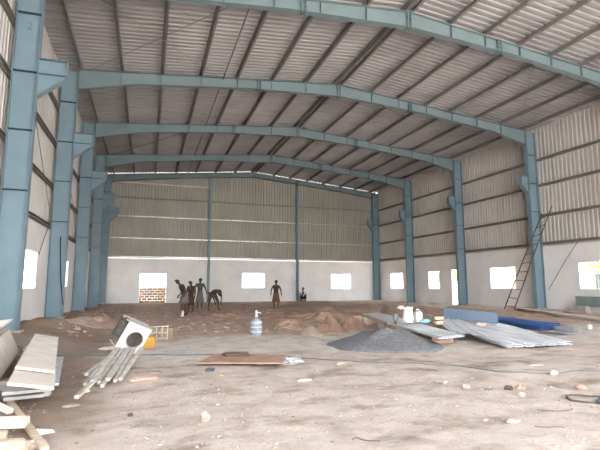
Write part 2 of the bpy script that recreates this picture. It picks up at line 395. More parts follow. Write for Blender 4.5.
# purlins: Z sections the whole length of the roof
PX = [-2.9, -1.36, .24, 1.88, 3.5, 5.15, 6.82, 8.36, 8.70, 10.33, 11.87, 13.5, 15.13, 16.75, 18.35, 19.9]
def zsec(x, y0, y1):
    s = 1 if x < XC else -1; z = roof_z(x, .005); b = MB()
    b.box(x-.012, y0, z, x+.012, y1, z+.19)
    b.box(min(x, x+s*.075), y0, z, max(x, x+s*.075), y1, z+.012); b.box(min(x, x-s*.07), y0, z+.178, max(x, x-s*.07), y1, z+.19)
    return b
nl = [x for x in PX if x < XC]; nr = [x for x in PX if x > XC]
for x in PX:
    if x < XC: i = nl[::-1].index(x); sd = 'left'
    else: i = nr.index(x); sd = 'right'
    w_ = ['ridge purlin', 'first purlin', 'second purlin', 'third purlin', 'fourth purlin', 'fifth purlin', 'sixth purlin', 'seventh purlin'][i]
    lab = f'dark steel {w_} {"just " if i == 0 else "down the slope "}{sd} of the roof ridge'
    tag(zsec(x, YF-.2, YB+.1).build('roof_purlin', PURL), lab, 'purlin', 'roof purlins')
# ties between the frames beside the purlins
for x, sd in ((2.86, 'left'), (14.95, 'right')):
    bay = ['front', 'bay above the viewer', 'bay above the near edge', 'first', 'second', 'third', 'fourth']
    for k in range(2, 6):
        b = MB(); b.tube([(x, FRAMES[k]+.02, roof_z(x)-.06), (x, FRAMES[k+1]-.07, roof_z(x)-.06)], .035, 8)
        tag(b.build('tie_pipe', GALV_LIT if sd == 'right' and k <= 3 else PURL), f'thin steel tie pipe on the {sd} roof slope, {["nearest bay","second bay","third bay","last bay before the back wall"][k-2]}', 'tie pipe', 'roof tie pipes')
# paler tie pipes on the right slope imitate purlins catching the light
# roof bracing rods
def rod(name, a, b_, r, lab, m=PURL, cat='brace rod', group=None):
    return tag(MB().tube([a, b_], r, 6).build(name, m), lab, cat, group)
def rz(x): return roof_z(x)-.03
for k, bn in ((2, 'nearest'), (4, 'third')):
    y0, y1 = FRAMES[k]+.1, FRAMES[k+1]-.1
    for (xa, xb, sd) in ((2.8, -2.6, 'left'), (14.5, 19.6, 'right')):
        rod('brace_rod', (xa, y0, rz(xa)), (xb, y1, rz(xb)), .013, f'thin brace rod on the {sd} roof slope, {bn} bay, far end at the eave', group='roof brace rods')
        rod('brace_rod', (xb, y0, rz(xb)-.03), (xa, y1, rz(xa)-.03), .013, f'thin brace rod on the {sd} roof slope, {bn} bay, near end at the eave', group='roof brace rods')
# girts
def girt(sd, z, i):
    x0, x1 = ((XL-.1, XL+.01) if sd == 'left' else (XR-.01, XR+.1))
    b = MB(); b.box(x0, YF, z-.07, x1, YB, z-.058); b.box((x0 if sd == 'left' else x1-.012), YF, z-.07, (x0+.012 if sd == 'left' else x1), YB, z+.07); b.box(x0, YF, z+.058, x1, YB, z+.07)
    tag(b.build('wall_girt', PURL), f'horizontal steel girt on the {sd} wall sheeting, {["lowest, just above the white wall", "second from the bottom", "third from the bottom", "highest"][i]}', 'girt', 'side wall girts')
for sd in ('left', 'right'):
    for i, z in enumerate(LEVELS): girt(sd, z, i)
for i, (z, m) in enumerate(((3.66, GALV_LIT), (5.15, GALV_LIT), (6.92, GALV_LIT), (8.46, PURL), (9.67, GALV_LIT))):  # pale steel paints in the light caught along these girts
    b = MB(); xa, xb = (XL, XR) if i < 4 else (XL, 4.7)
    b.box(xa, YB-.02, z-.04, xb, YB+.10, z-.03); b.box(xa, YB-.02, z-.04, xb, YB-.01, z+.05)
    tag(b.build('wall_girt', m), ['pale girt along the top of the white back wall', 'second girt up on the back gable sheeting', 'third girt up on the back gable sheeting', 'dark girt high on the back gable', 'short pale girt at the top left of the back gable'][i], 'girt', 'gable girts')
# gable posts
for x, lab in ((4.8, 'slim steel post standing left of centre on the back wall'), (12.6, 'slim steel post standing right of centre on the back wall')):
    t = thing('gable_post', lab, 'post', (x, YB-.2, 0), 'gable posts')
    top = roof_z(x)-.4
    b = MB(); b.box(-.006, -.12, 0, .006, .12, top); b.build('web', STEEL, t)
    b = MB(); b.box(-.09, -.13, 0, .09, -.118, top); b.build('inner_flange', STEEL, t)
    b = MB(); b.box(-.09, .118, 0, .09, .13, top); b.build('outer_flange', STEEL, t)
    b = MB(); b.box(-.16, -.18, -.1, .16, .15, .05); b.build('base_plate', CONC, t)
# left wall cross brace rods, right wall rope
rod('brace_rod', (XL+.05, 17.5, 2.5), (XL+.05, 19.2, 4.1), .012, 'thin diagonal rod on the left wall beside the first window', RUST)
for k in (2, 3):
    rod('brace_rod', (XL+.06, FRAMES[k]+.2, 8.5), (XL+.06, FRAMES[k+1]-.2, 3.8), .014, f'thin diagonal brace rod across the left wall sheeting, {["nearest bay","second bay"][k-2]}', PURL, group='wall brace rods')
tag(MB().tube([(XR-.03, 16.9, 3.85), (XR-.03, 17.9, 2.7), (XR-.03, 19.05, 1.2)], .012, 6).build('rope', RUST), 'thin dark rope running diagonally down the right wall from the girt', 'rope')
tag(MB().tube([(-3.25, 19.36, 3.3), (-3.2, 19.3, 2.5), (-3.12, 19.24, 1.6), (-3.02, 19.2, .9), (-2.98, 19.2, .7)], .02, 6).build('hanging_rope', DARK), 'black rope hanging down the web of the second left column', 'rope')
# window and doorway linings (thin cement reveals)
def lining(name, lab, horiz, plane, thick, h, door=False):
    b = MB(); s0, s1, z0, z1 = h; e = .035; z0 = max(z0, 0)
    P = (lambda s, t, z: (s, plane+t, z)) if horiz == 'x' else (lambda s, t, z: (plane+t, s, z))
    def bb(a, c, d, f):
        t0, t1 = -.012*(1 if thick > 0 else -1), thick*1.04
        b.hexa([P(a,t0,d),P(c,t0,d),P(c,t1,d),P(a,t1,d),P(a,t0,f),P(c,t0,f),P(c,t1,f),P(a,t1,f)])
    bb(s0, s0+e, z0, z1); bb(s1-e, s1, z0, z1); bb(s0+e, s1-e, z1-e, z1)
    if not door: bb(s0+e, s1-e, z0, z0+e)
    struct(b.build(name, PLAST), lab)
wi = 0
labsR = ['unglazed window opening in the right wall nearest the back corner', 'small unglazed window in the right wall left of the doorway', None, 'unglazed window in the right wall behind the ladder foot', 'unglazed window at the right edge with yellow foliage outside', 'unglazed right wall window just out of view', 'unglazed right wall window beside the viewer', 'unglazed right wall window nearest the open front']
labsL = ['unglazed window in the left wall between the first two columns', 'narrow unglazed window in the left wall after the second column', 'unglazed window in the left wall after the third column', 'unglazed window in the left wall by the back corner', 'unglazed left wall window just out of view', 'unglazed left wall window beside the viewer', 'unglazed left wall window nearest the open front']
for h, lb in zip(HR, labsR):
    if lb is None: lining('door_1', 'tall open doorway in the right wall beside a column', 'y', XR, .2, h, True)
    else: wi += 1; lining(f'window_{wi}', lb, 'y', XR, .2, h)
for h, lb in zip(HL, labsL): wi += 1; lining(f'window_{wi}', lb, 'y', XL, -.2, h)
lining('door_2', 'opening in the back wall half filled with hollow blocks', 'x', YB, .2, HB[0], True)
for h, lb in zip(HB[1:], ('unglazed window in the middle of the back wall', 'unglazed window on the right half of the back wall')): wi += 1; lining(f'window_{wi}', lb, 'x', YB, .2, h)

# ------------------------------------------------------------ outside
grp = 'hollow blocks filling the back opening'
pb = mat('hollow_block_grey', srgb(176,160,146), .95, 0, srgb(150,134,120), 5, bump=.4)
k = 0
for r in range(6):
    off = .2 if r % 2 else 0
    x = -.58
    while x < 1.44:
        x1 = min(x + (.4-off if x == -.58 and off else .4), 1.44)
        if x1-x > .06:
            o = MB().box(x+.006, YB+.02, .0+r*.2, x1-.006, YB+.19, r*.2+.19).build('hollow_block', BRICK if (r+k) % 3 else pb); bevel(o, .012, 1); k += 1
            pos = ('left end', 'left part', 'middle', 'middle right', 'right part', 'right end')[min(5, int((x+.58)/.35))]
            tag(o, f'hollow block in the back opening, {["bottom","second","third","fourth","fifth","top"][r]} course, {pos}', 'block', grp)
        x = x1
def leafy(name, lab, x, y, h, r, m, seed):
    random.seed(seed); t = thing(name, lab, 'tree', (x, y, 0), 'trees outside')
    tr = MB(); tr.tube([(0,0,-.3),(.05,.1,h*.35),(0,0,h*.7)], [.14,.11,.06], 8)
    for a in range(5): tr.tube([(0,0,h*.4),(math.cos(a*1.3)*r*.6, math.sin(a*1.3)*r*.6, h*.75)], [.06,.02], 6)
    tr.build('trunk', BARK, t)
    b = MB()
    for i in range(1600):
        c = Vector((random.gauss(0,.42)*r, random.gauss(0,.42)*r, h*.68+random.gauss(0,.36)*r*.8))
        n_ = Vector((random.uniform(-1,1), random.uniform(-1,1), random.uniform(-1,1))).normalized(); u = n_.orthogonal().normalized(); v = n_.cross(u); s = random.uniform(.06,.16)
        b.add([c-u*s*.5, c+v*s, c+u*s*.5, c-v*s], [(0,1,2,3)])
    b.build('foliage', m, t)
leafy('leafy_tree', 'yellow-green tree seen through the window at the right edge', 27.5, 20.5, 4.2, 2.2, LEAFY, 1)
leafy('leafy_tree', 'yellowish tree seen through the open doorway', 31.5, 40.5, 4.4, 2.0, LEAFY, 2)
leafy('leafy_tree', 'green tree seen through the window left of the doorway', 38, 52, 3.6, 2, LEAF, 3)
t = thing('metal_cabin', 'grey corrugated metal cabin outside the right edge window', 'cabin', (24.9, 17.6, 0))
b = MB(); b.box(-1,-1.35,-.1,1,1.3,2.05); b.build('wall', mat('cabin_grey', srgb(110,124,124), .7), t)
b = MB()
for i in range(14): b.box(-1.03,-1.3+i*.19,0,-1.0,-1.22+i*.19,2.0)
b.build('rib', mat('cabin_rib', srgb(84,98,100), .7), t); b = MB(); b.box(-1.1,-1.45,2.05,1.1,1.4,2.12); b.build('roof', mat('cabin_roof', srgb(128,140,140), .6), t)
t = thing('low_hut', 'small red and white hut outside behind the ladder window', 'hut', (38, 40.5, 0))
for i in range(5): MB().box(-.1, -2+i*.9, -.2, .1, -1.6+i*.9, 1.9).build('post', REDW, t)
MB().box(.12,-2.2,-.2,1.6,2.2,1.7).build('wall', CREAM, t); MB().box(-.4,-2.5,1.9,2,2.4,2.02).build('roof', REDW, t)
t = thing('cream_house', 'cream house seen through the opening with the blocks', 'house', (1.6, 62, 0))
MB().box(-2.6,0,-.2,3.2,4,3.0).build('wall', CREAM, t); MB().box(-2.9,-.4,3.0,3.5,4.3,3.2).build('roof', CONC, t)
MB().box(-1.9,-.06,.2,-.9,0,2.4).build('window', BOARDG, t); MB().box(-.3,-.06,.2,1.1,0,2.4).build('window', mat('buff_shutter', srgb(208,188,160), .8), t)
t = thing('pink_wall_house', 'pale pink house seen through the right back window', 'house', (25, 58, 0))
MB().box(-.7,0,-.2,.7,3,3.4).build('wall', mat('pink_render', srgb(236,196,190), .9), t); MB().box(-.9,-.2,3.4,.9,3.2,3.55).build('roof', CONC, t)

# ------------------------------------------------------------ soil heaps and aggregate
def heap(name, lab, cx, cy, rx, ry, h, rot, m, seed, rough=.12, cat='heap', n=26, ns=64, pw=1.0, group=None):
    b = MB(); c_, s_ = math.cos(rot), math.sin(rot)
    for i in range(n+1):
        q = i/n
        for k in range(ns):
            a = 2*math.pi*k/ns; wob = 1+.16*noise.noise(Vector((math.cos(a)*1.4+seed, math.sin(a)*1.4, seed)))
            lx = rx*q*wob*math.cos(a); ly = ry*q*wob*math.sin(a)
            x = lx*c_-ly*s_; y = lx*s_+ly*c_
            hh = h*max(0, (1-q**1.35))**pw*(1+rough*2*noise.noise(Vector((x*3+seed, y*3, 0)))) + (1-q)*rough*.18*noise.noise(Vector((x*11, y*11, seed)))
            b.v.append((x, y, hh + gz(cx+x, cy+y) + .012 - (.05 if i == n else 0)))
    for i in range(n):
        for k in range(ns): b.f.append((i*ns+k, i*ns+(k+1)%ns, (i+1)*ns+(k+1)%ns, (i+1)*ns+k))
    return tag(b.build(name, m, smooth=True, loc=(cx, cy, 0)), lab, cat, group)
heap('gravel_heap', 'grey heap of fine aggregate in front of the propped roofing sheets', 5.62, 10.0, 1.5, 1.1, .42, R(-14), GRAVEL, 4, .12)
DSOIL = mat('dark_red_soil', srgb(160,130,112), 1, 0, srgb(136,108,94), 4, bump=1, bscale=14)
OSOIL = mat('orange_soil', srgb(186,156,138), 1, 0, srgb(166,136,120), 4, bump=1, bscale=14)
heap('soil_heap', 'dark reddish soil heap left of the grey aggregate', 5.55, 13.6, .62, .5, .42, 0, DSOIL, 5, .4)
heap('soil_heap', 'low smooth greyish soil mound beside the dark reddish heap', 4.72, 12.9, .42, .4, .24, 0, mat('grey_soil', srgb(170,152,134), 1, 0, srgb(150,132,116), 4), 6, .1)
heap('soil_heap', 'small orange-brown soil heap left of the greyish mound', 4.75, 15.2, .6, .5, .22, 0, OSOIL, 7, .4)
heap('soil_heap', 'brown soil heap behind the grey aggregate, by the sheet end', 6.7, 14.4, .6, .45, .34, 0, DSOIL, 8, .4)
heap('soil_heap', 'wide low orange soil heap behind the two seated heaps', 7.2, 18.5, 2.2, .8, .18, 0, OSOIL, 9, .4)['label'] = 'wide low orange-brown soil ridge across the middle, right of the bottle'
heap('soil_heap', '', 3.2, 20.5, 2.4, .9, .14, R(8), SOIL, 10, .5)['label'] = 'low brown soil ridge in front of the group of workers'
heap('soil_heap', '', -1.6, 18.5, 1.1, 1.8, .18, 0, SOIL, 11, .4)['label'] = 'low brown soil ridge along the left columns'
heap('soil_heap', '', 9.8, 23.5, 2.6, 1.0, .18, R(-6), SOIL, 12, .4)['label'] = 'long brown soil ridge near the lone standing worker'

# ------------------------------------------------------------ roofing sheets
def rib_sheet(name, lab, near_l, near_r, far_l, m, ribs=5, rh=.018, th=.006, group=None, cat='roofing sheet'):
    A, B, D = Vector(near_l), Vector(near_r), Vector(far_l); W = B-A; Lg = D-A
    up = W.cross(Lg).normalized(); wl_ = W.length; wd = W.normalized(); p = wl_/ribs; prof = []
    for i in range(ribs):
        s = i*p; prof += [(s, 0), (s+p*.36, 0), (s+p*.42, rh), (s+p*.58, rh), (s+p*.64, 0)]
    prof.append((wl_, 0)); b = MB(); nseg = 8
    for j in range(nseg+1):
        q = j/nseg; sag = -.012*math.sin(q*math.pi*2)
        for s, d in prof: b.v.append(tuple(Lg*q + wd*s + up*(d+sag)))
    k = len(prof)
    for j in range(nseg):
        for i in range(k-1): b.f.append((j*k+i, j*k+i+1, (j+1)*k+i+1, (j+1)*k+i))
    o = b.build(name, m, loc=A); sm = o.modifiers.new('t', 'SOLIDIFY'); sm.thickness = th; sm.offset = 0
    return tag(o, lab, cat, group)
SG = 'loose roofing sheets on the ground'
# low pair on the ground, two layers
sd = Vector((1.15, 3.9, .14))
for (z, who, dx) in ((.075, 'lower', .0), (.125, 'upper', .03)):
    a = Vector((7.78+dx, 8.4+dx, z)); m_ = Vector((8.75+dx, 8.38+dx, z)); e = Vector((9.7+dx, 8.36+dx, z))
    rib_sheet('roofing_sheet', f'grey ribbed roofing sheet lying low, left one of the {who} pair', a, m_+Vector((-.02,0,0)), a+sd, SHEET, 3, rh=.028, group=SG)
    rib_sheet('roofing_sheet', f'grey ribbed roofing sheet lying low, right one of the {who} pair', m_+Vector((.02,0,0)), e, m_+Vector((.02,0,0))+sd, SHEET, 3, rh=.028, group=SG)
rib_sheet('roofing_sheet', 'grey roofing sheet lying skewed across the low pair', (7.72,10.3,.235), (8.1,9.3,.215), (9.2,13.2,.37), SHEET, 3, rh=.025, group=SG)
for i, (dx, dz) in enumerate(((0,0), (.05,.055))):
    a = Vector((6.12+dx*.3, 8.6, .30+dz*.6)); rib_sheet('roofing_sheet', ['long grey roofing sheet propped over the aggregate, under layer', 'long grey roofing sheet propped over the aggregate, top layer'][i], a, a+Vector((.86,.25,0)), a+Vector((1.85,7.5,.03)), SHEET, 4, rh=.014, group=SG)
# upright folded sheet
b = MB(); A = Vector((9.6,13.2,.34)); Bv = Vector((10.05,11.2,.32)); dr = (Bv-A); up = Vector((.05,.06,.36))
b.hexa([Vector((0,0,0)), dr, dr+Vector((.012,.004,0)), Vector((.012,.004,0)), up, dr+up*.85, dr+up*.85+Vector((.012,.004,0)), up+Vector((.012,.004,0))])
b.hexa([up, dr+up*.85, dr+up*.85+Vector((.12,.04,-.02)), up+Vector((.12,.04,-.02)), up+Vector((0,0,.01)), dr+up*.85+Vector((0,0,.01)), dr+up*.85+Vector((.12,.04,-.01)), up+Vector((.12,.04,-.01))])
b.hexa([v+Vector((0,0,0)) for v in (Vector((-.1,-.03,-.012)), dr+Vector((-.1,-.03,-.012)), dr+Vector((0,0,-.012)), Vector((0,0,-.012)), Vector((-.1,-.03,0)), dr+Vector((-.1,-.03,0)), dr, Vector((0,0,0)))])
tag(b.build('folded_flashing', SHEETB, loc=A), 'bluish folded metal flashing standing on edge behind the grey sheets', 'flashing')
# props under the sheets
t = thing('metal_drum', 'small grey round drum propping up the long sheet at its far part', 'drum', (7.42,13.5,gz(7.42,13.5)-.02))
zt = .30-(gz(7.42,13.5)-.02)
MB().lathe([(.15,0),(.155,.01),(.15,.02),(.15,zt*.5),(.158,zt*.52),(.15,zt*.54),(.15,zt-.01),(.14,zt)], 24).build('body', CONC, t, smooth=False)
MB().tube([(.15*math.cos(a*.3),.15*math.sin(a*.3),zt*.8) for a in range(22)], .008, 6).build('hoop', RUST, t)
for i in range(3):
    for j in range(3):
        zb = .0+.09*i; o = MB().box(6.85, 9.95+.33*j, zb, 7.5, 10.26+.33*j, zb+.085).build('brick', mat('brown_brick', srgb(170,140,120), .95, 0, srgb(140,112,96), 6, bump=.3)); bevel(o, .01, 1)
        tag(o, f'brown brick block under the long sheet, {["bottom","middle","top"][i]} layer, {["near","central","far"][j]} end', 'brick', 'bricks propping the sheet')
for j, yy in enumerate((14.9, 15.7)):
    o = MB().box(7.45, yy, -.02, 8.6, yy+.14, .30 if j == 0 else .30).build('timber_prop', WOOD); bevel(o, .01, 1)
    tag(o, ['short timber under the far end of the long sheet, nearer one', 'short timber under the far end of the long sheet, farther one'][j], 'timber', 'timber props')
o = MB().box(8.95, 11.9, -.03, 10.4, 12.02, .12).build('timber_prop', WOOD); bevel(o, .008, 1); tag(o, 'short timber under the far end of the low sheet pair', 'timber', 'timber props')
o = MB().box(9.55, 11.5, .0, 10.1, 12.9, .32).build('timber_prop', WOOD); bevel(o, .008, 1); tag(o, 'thick timber under the bluish folded flashing', 'timber', 'timber props')

# bags and can on the long sheet
ZS = .425
t = thing('plastic_sack', 'white crumpled sack standing open on the long grey sheet', 'sack', (6.98,11.2,ZS)); t.scale = (.8,.8,.92)
b = MB(); prof = []
n_ = 28
for i, (r, z) in enumerate([(.02,0),(.15,.005),(.18,.06),(.19,.18),(.17,.3),(.15,.4),(.17,.46),(.14,.47),(.12,.42)]):
    for k in range(n_):
        a = 2*math.pi*k/n_; q = r*(1+.28*noise.noise(Vector((math.cos(a)*1.8, math.sin(a)*1.8, z*6)))); b.v.append((q*math.cos(a), q*.75*math.sin(a), z+.03*noise.noise(Vector((a,z*5,2)))*(z > .05)))
for i in range(8):
    for k in range(n_): b.f.append((i*n_+k, i*n_+(k+1)%n_, (i+1)*n_+(k+1)%n_, (i+1)*n_+k))
b.build('bag_body', WHITEP, t, smooth=True)
MB().lathe([(.02,.30),(.12,.31),(.125,.42),(.02,.425)], 16).build('dark_mouth', mat('dark_mouth_grey', srgb(90,84,82), .9), t)  # dark plug set in the sack's dark opening
tag(MB().blob((6.8,11.3,ZS+.42), (.11,.08,.05), 4, .3).build('white_cloth', WHITEP, smooth=True), 'white rag draped at the top left of the white sack', 'cloth')
tag(MB().blob((6.7,11.45,ZS+.12), (.08,.08,.14), 5, .3).build('packing_bag', mat('dull_grey_bag', srgb(130,130,136), .7), smooth=True), 'dull grey bag behind the left side of the white sack', 'bag')
t = thing('jerry_can', 'white plastic can with a handle behind the white sack', 'can', (7.42,11.4,ZS)); t.scale = (.75,.75,.95)
o = MB().box(-.14,-.1,0,.14,.1,.3).build('can_body', WHITEP, t); bevel(o, .035, 3)
MB().tube([(-.08,0,.3),(-.07,0,.36),(.04,0,.37),(.05,0,.3)], .014, 8).build('handle', WHITEP, t); MB().lathe([(.03,.3),(.03,.34),(.026,.345)], 14, (.09,0,0)).build('cap', LBLUE, t)
tag(MB().blob((7.28,10.85,ZS+.07), (.14,.1,.06), 8, .3).build('plastic_bag', LBLUE, smooth=True), 'light blue plastic bag in front of the white can', 'bag')
t = thing('wire_ring', 'thin bent wire loop standing behind the white sack', 'wire', (7.2,11.6,ZS)); t2 = MB().tube([(-.06,0,.01),(-.08,0,.4),(0,0,.52),(.07,0,.4),(.08,0,.01)], .008, 6).build('wire_loop', RUST, t)
for i in range(2):
    o = MB().box(-.14,-.06,0,.14,.06,.09).build('wood_offcut', WOOD, loc=(8.1,11.4-.02*i,.34+i*.13)); o.rotation_euler = (0,0,R(10-25*i)); bevel(o, .008, 1)
    tag(o, ['cream wood offcut on the sheets, lower of two', 'cream wood offcut on the sheets, upper of two'][i], 'offcut', 'wood offcuts')

# blue stack
BG = 'deep blue roofing sheets stacked behind'
for i in range(4):
    z = .11+.06*i; dx = .03*(i % 2)
    rib_sheet('roofing_sheet', f'deep blue roofing sheet in the stack on the right, {["lowest","second from the bottom","third from the bottom","topmost"][i]}', (11.2+dx,10.75+dx,z), (11.92+dx,10.6+dx,z), (11.5+dx,14.0,z), BLUE, 4, rh=.04, group=BG)
for i in range(3):
    rib_sheet('roofing_sheet', f'pale grey sheet sticking out of the near end of the blue stack, {["lowest","middle","top"][i]}', (11.5,10.2,.09+.06*i), (12.0,10.1,.09+.06*i), (11.54,10.62,.09+.06*i), mat('greyer_sheet', srgb(176,184,190), .5), 4, rh=.035, group='pale sheet ends under the blue stack')
for i, yy in enumerate((11.1, 13.4)):
    o = MB().box(11.15,yy,-.04,12.3,yy+.12,.09).build('timber_prop', WOOD); bevel(o, .008, 1); tag(o, ['timber under the near end of the blue stack', 'timber under the far end of the blue stack'][i], 'timber', 'timber props')
def slab(name, lab, a, b_, wd, th, m, roll=0, group=None, cat='board', bev=.006):
    a = Vector(a); o = MB().bar((0,0,0), Vector(b_)-a, wd, th, roll=roll).build(name, m, loc=a)
    if bev: bevel(o, bev, 2)
    return tag(o, lab, cat, group)
slab('long_board', 'white board lying left of the blue stack, far one', (12.5,12.0,.1), (12.9,14.4,.12), .3, .04, BOARD, group='white boards by the blue stack')
slab('long_board', 'white board lying in front of the blue stack, near one', (10.72,10.9,.08), (10.98,12.7,.09), .26, .04, BOARD, group='white boards by the blue stack')
slab('long_plank', 'very long white plank on the soil by the right wall', (16.9,13.0,.14), (19.4,20.0,.2), .42, .05, BOARD)
slab('long_plank', 'second pale plank beside the very long white plank, nearer the wall', (18.2,13.2,.16), (19.5,17.2,.2), .2, .04, WOOD)
# I beam on blocks along the right wall
t = thing('steel_beam', 'grey-green steel beam resting on blocks under the right edge window', 'beam', (20.15,13.6,.45))
GB = mat('grey_green_primer', srgb(136,150,148), .6, 0, srgb(122,136,134), 2)
MB().box(-.007,-3.4,.014,.007,3.45,.44).build('web', GB, t); MB().box(-.1,-3.4,0,.1,3.45,.014).build('lower_flange', GB, t); MB().box(-.1,-3.4,.44,.1,3.45,.454).build('upper_flange', GB, t)
for j, yy in enumerate((10.8, 16.4)):
    z0 = gz(20.15,yy)-.05; o = MB().box(19.98,yy,z0,20.32,yy+.4,.45).build('support_block', CONC); bevel(o, .012, 1); tag(o, ['concrete block under the steel beam, outside the view', 'concrete block under the far end of the steel beam'][j], 'block', 'beam supports')
tag(MB().blob((14.1,11.5,gz(14.1,11.5)+.07), (.09,.09,.085), 3, .1, 3).build('white_lump', WHITEP, smooth=True), 'round white lump on the soil at the far right', 'lump')
# ladder
t = thing('ladder', 'brown bamboo-like ladder leaning on the right column with the corbel', 'ladder', (0,0,0))
t['label'] = 'rusty brown ladder leaning against a right column'
lb0, lt0 = Vector((18.9,20.5,.12)), Vector((19.72,18.3,5.2)); lb1, lt1 = Vector((18.85,19.72,.12)), Vector((19.72,17.65,5.5))
for k_, (p, q) in enumerate(((lb0, lt0), (lb1, lt1))): MB().tube([p, p.lerp(q,.5)+Vector((0,.03,0)), q], [.032,.03,.026], 8).build('side_rail', RUST, t)
for i in range(11):
    f = (i+.4)/11; MB().tube([lb0.lerp(lt0, f), lb1.lerp(lt1, f-.02)], .02, 6).build('rung', RUST, t)
tag(MB().tube([(12.15,YB-.45,.0),(12.1,YB-.02,2.25)], .018, 6).build('thin_pole', GALV_LIT), 'thin pale pole leaning on the back wall right of the lone worker', 'pole')

# ------------------------------------------------------------ boards on the left
MG = 'whitish boards in the low stack'
slab('flat_board', 'long whitish board on top of the low stack, far piece', (-1.30,6.65,.42), (-1.98,11.0,.40), .45, .035, BOARD, roll=R(12), group=MG)
o = slab('flat_board', 'whitish board on top of the low stack, near piece with a dark nail hole', (-1.18,5.88,.37), (-1.43,7.5,.365), .47, .035, BOARD, roll=R(12), group=MG)
nh = MB().lathe([(.028,0),(.028,.003)], 12); nh.build('nail_hole', DARK, o, loc=(.03,1.2,.0))
slab('flat_board', 'grey board sticking out left under the low stack', (-1.32,6.25,.24), (-2.05,10.6,.24), .44, .04, BOARDG, group=MG)
slab('flat_board', 'grey board under the low stack, bottom layer', (-1.36,6.45,.135), (-2.05,10.5,.135), .42, .04, BOARDG, group=MG)
slab('narrow_board', 'narrow light grey board sticking out right of the low stack', (-1.2,7.3,.1), (-1.55,9.9,.1), .16, .035, mat('light_grey_board', srgb(214,222,228), .7), group=MG)
for i, (x, y) in enumerate(((-1.45,7.2), (-1.95,9.9))):
    z0 = gz(x,y)-.04; o = MB().box(x-.25,y-.08,z0,x+.25,y+.08,.08) if 0 else MB().box(x-.25,y-.08,z0,x+.25,y+.08,.112).build('timber_prop', GWOOD); bevel(o, .01, 1); tag(o, ['timber bearer under the near end of the low board stack', 'timber bearer under the far end of the low board stack'][i], 'timber', 'timber props')
    o = MB().box(x-.2,y-.06,.158,x+.2,y+.06,.218).build('spacer', GWOOD); tag(o, ['wooden spacer between the boards of the low stack, near', 'wooden spacer between the boards of the low stack, far'][i], 'spacer', 'spacers')
    o = MB().box(x-.2,y-.06,.262,x+.14,y+.06,.30).build('spacer', GWOOD); tag(o, ['upper wooden spacer of the low stack, near', 'upper wooden spacer of the low stack, far'][i], 'spacer', 'spacers')
LG = 'boards leaning on edge at the left edge'
for i in range(7):
    off = -.055*i; tl = R(66-1.5*i); wd = .48+.02*i+.02*(i % 2); h0 = .17
    cz = h0 + wd/2*math.sin(tl); cxs = -wd/2*math.cos(tl)
    a = Vector((-1.80+off+cxs, 6.75-.1*i, cz)); e = Vector((-2.30-.03*i+off+cxs, 10.2+.16*i, cz+.02))
    slab('leaning_board', f'{"whitish" if i % 3 < 2 else "light grey"} board leaning on edge at the left, {ORD[i] if i else "rightmost"} {"" if i == 0 else "from the right"}'.strip(), a, e, wd, .032, BOARDG if i % 3 == 2 else BOARD, roll=tl, group=LG)
slab('flat_board', 'whitish board lying on top of the leaning boards at the left edge', (-2.2,6.9,.735), (-2.78,10.8,.755), .40, .035, BOARD, roll=R(-6), group=LG)
o = MB().box(-2.9,7.6,-.1,-1.7,7.8,.135).build('timber_prop', GWOOD); tag(o, 'timber bearer under the leaning boards, near', 'timber', 'timber props')
o = MB().box(-3.2,10.2,-.1,-2.15,10.4,.135).build('timber_prop', GWOOD); tag(o, 'timber bearer under the leaning boards, far', 'timber', 'timber props')

# timber scraps bottom left
SGp = 'timber scraps in the bottom left corner'
slab('timber_piece', 'long pale batten lying diagonally under the others', (-1.5,6.45,.09), (-.8,4.72,.05), .07, .04, WOOD, group=SGp)
slab('timber_piece', 'short thick plank lying crosswise on the diagonal batten', (-1.62,5.32,.17), (-1.05,5.2,.17), .12, .07, BOARD, roll=R(12), group=SGp)
slab('timber_piece', 'white batten pointing in from the left edge', (-1.95,6.3,.3), (-1.33,5.75,.15), .07, .05, BOARD, group=SGp)
slab('timber_piece', 'yellowish wood block at the left edge under the crosswise plank', (-1.55,5.1,.07), (-1.2,5.15,.07), .14, .08, WOOD, group=SGp)
slab('timber_piece', 'pale batten lying lowest in the corner pile', (-1.5,4.7,.03), (-.85,5.0,.03), .08, .04, GWOOD, group=SGp)
def stone(lab, x, y, rx, ry, rz_, m=None, name='stone', seed=0, rough=.25, sink=.3, cat='stone', sub=2, rot=0):
    o = MB().blob((0,0,0), (rx,ry,rz_), seed, rough, sub, 1.3).build(name, m or STONE, loc=(x, y, gz(x,y)+rz_*(1-sink))); o.rotation_euler = (0,0,rot)
    return tag(o, lab, cat)
stone('broken pale slab chunk in the bottom left corner', -1.17, 4.78, .2, .13, .07, WOOD, 'slab_chunk', 3, .3, .0, 'chunk')
stone('smaller broken pale chunk right of the slab chunk in the corner', -.95, 4.85, .07, .06, .05, STONE, 'slab_chunk', 9, .3, .1, 'chunk')

# ------------------------------------------------------------ machine housing and stakes
t = thing('machine_housing', 'white metal machine housing with a round opening, tilted on stakes', 'machine', (-.21,9.85,.42), rot=(R(14), R(24), R(24))); t.scale = (.94,)*3
S = .29; b = MB(); N = 32; r = .17; hx, hz = .035, -.03
sq = []
for k in range(N):
    a = 2*math.pi*k/N; c, s = math.cos(a), math.sin(a); mx = max(abs(c), abs(s)); sq.append((S*.93*c/mx, S*s/mx))
for d in (0, .025):
    for k in range(N): b.v.append((sq[k][0], d, sq[k][1]))
    for k in range(N): a = 2*math.pi*k/N; b.v.append((hx+r*math.cos(a), d, hz+r*math.sin(a)))
for k in range(N):
    j = (k+1) % N
    b.f += [(k, j, N+j, N+k), (2*N+k, 3*N+k, 3*N+j, 2*N+j), (k, 2*N+k, 2*N+j, j), (N+k, N+j, 3*N+j, 3*N+k)]
b.build('front_panel', WHITEM, t)
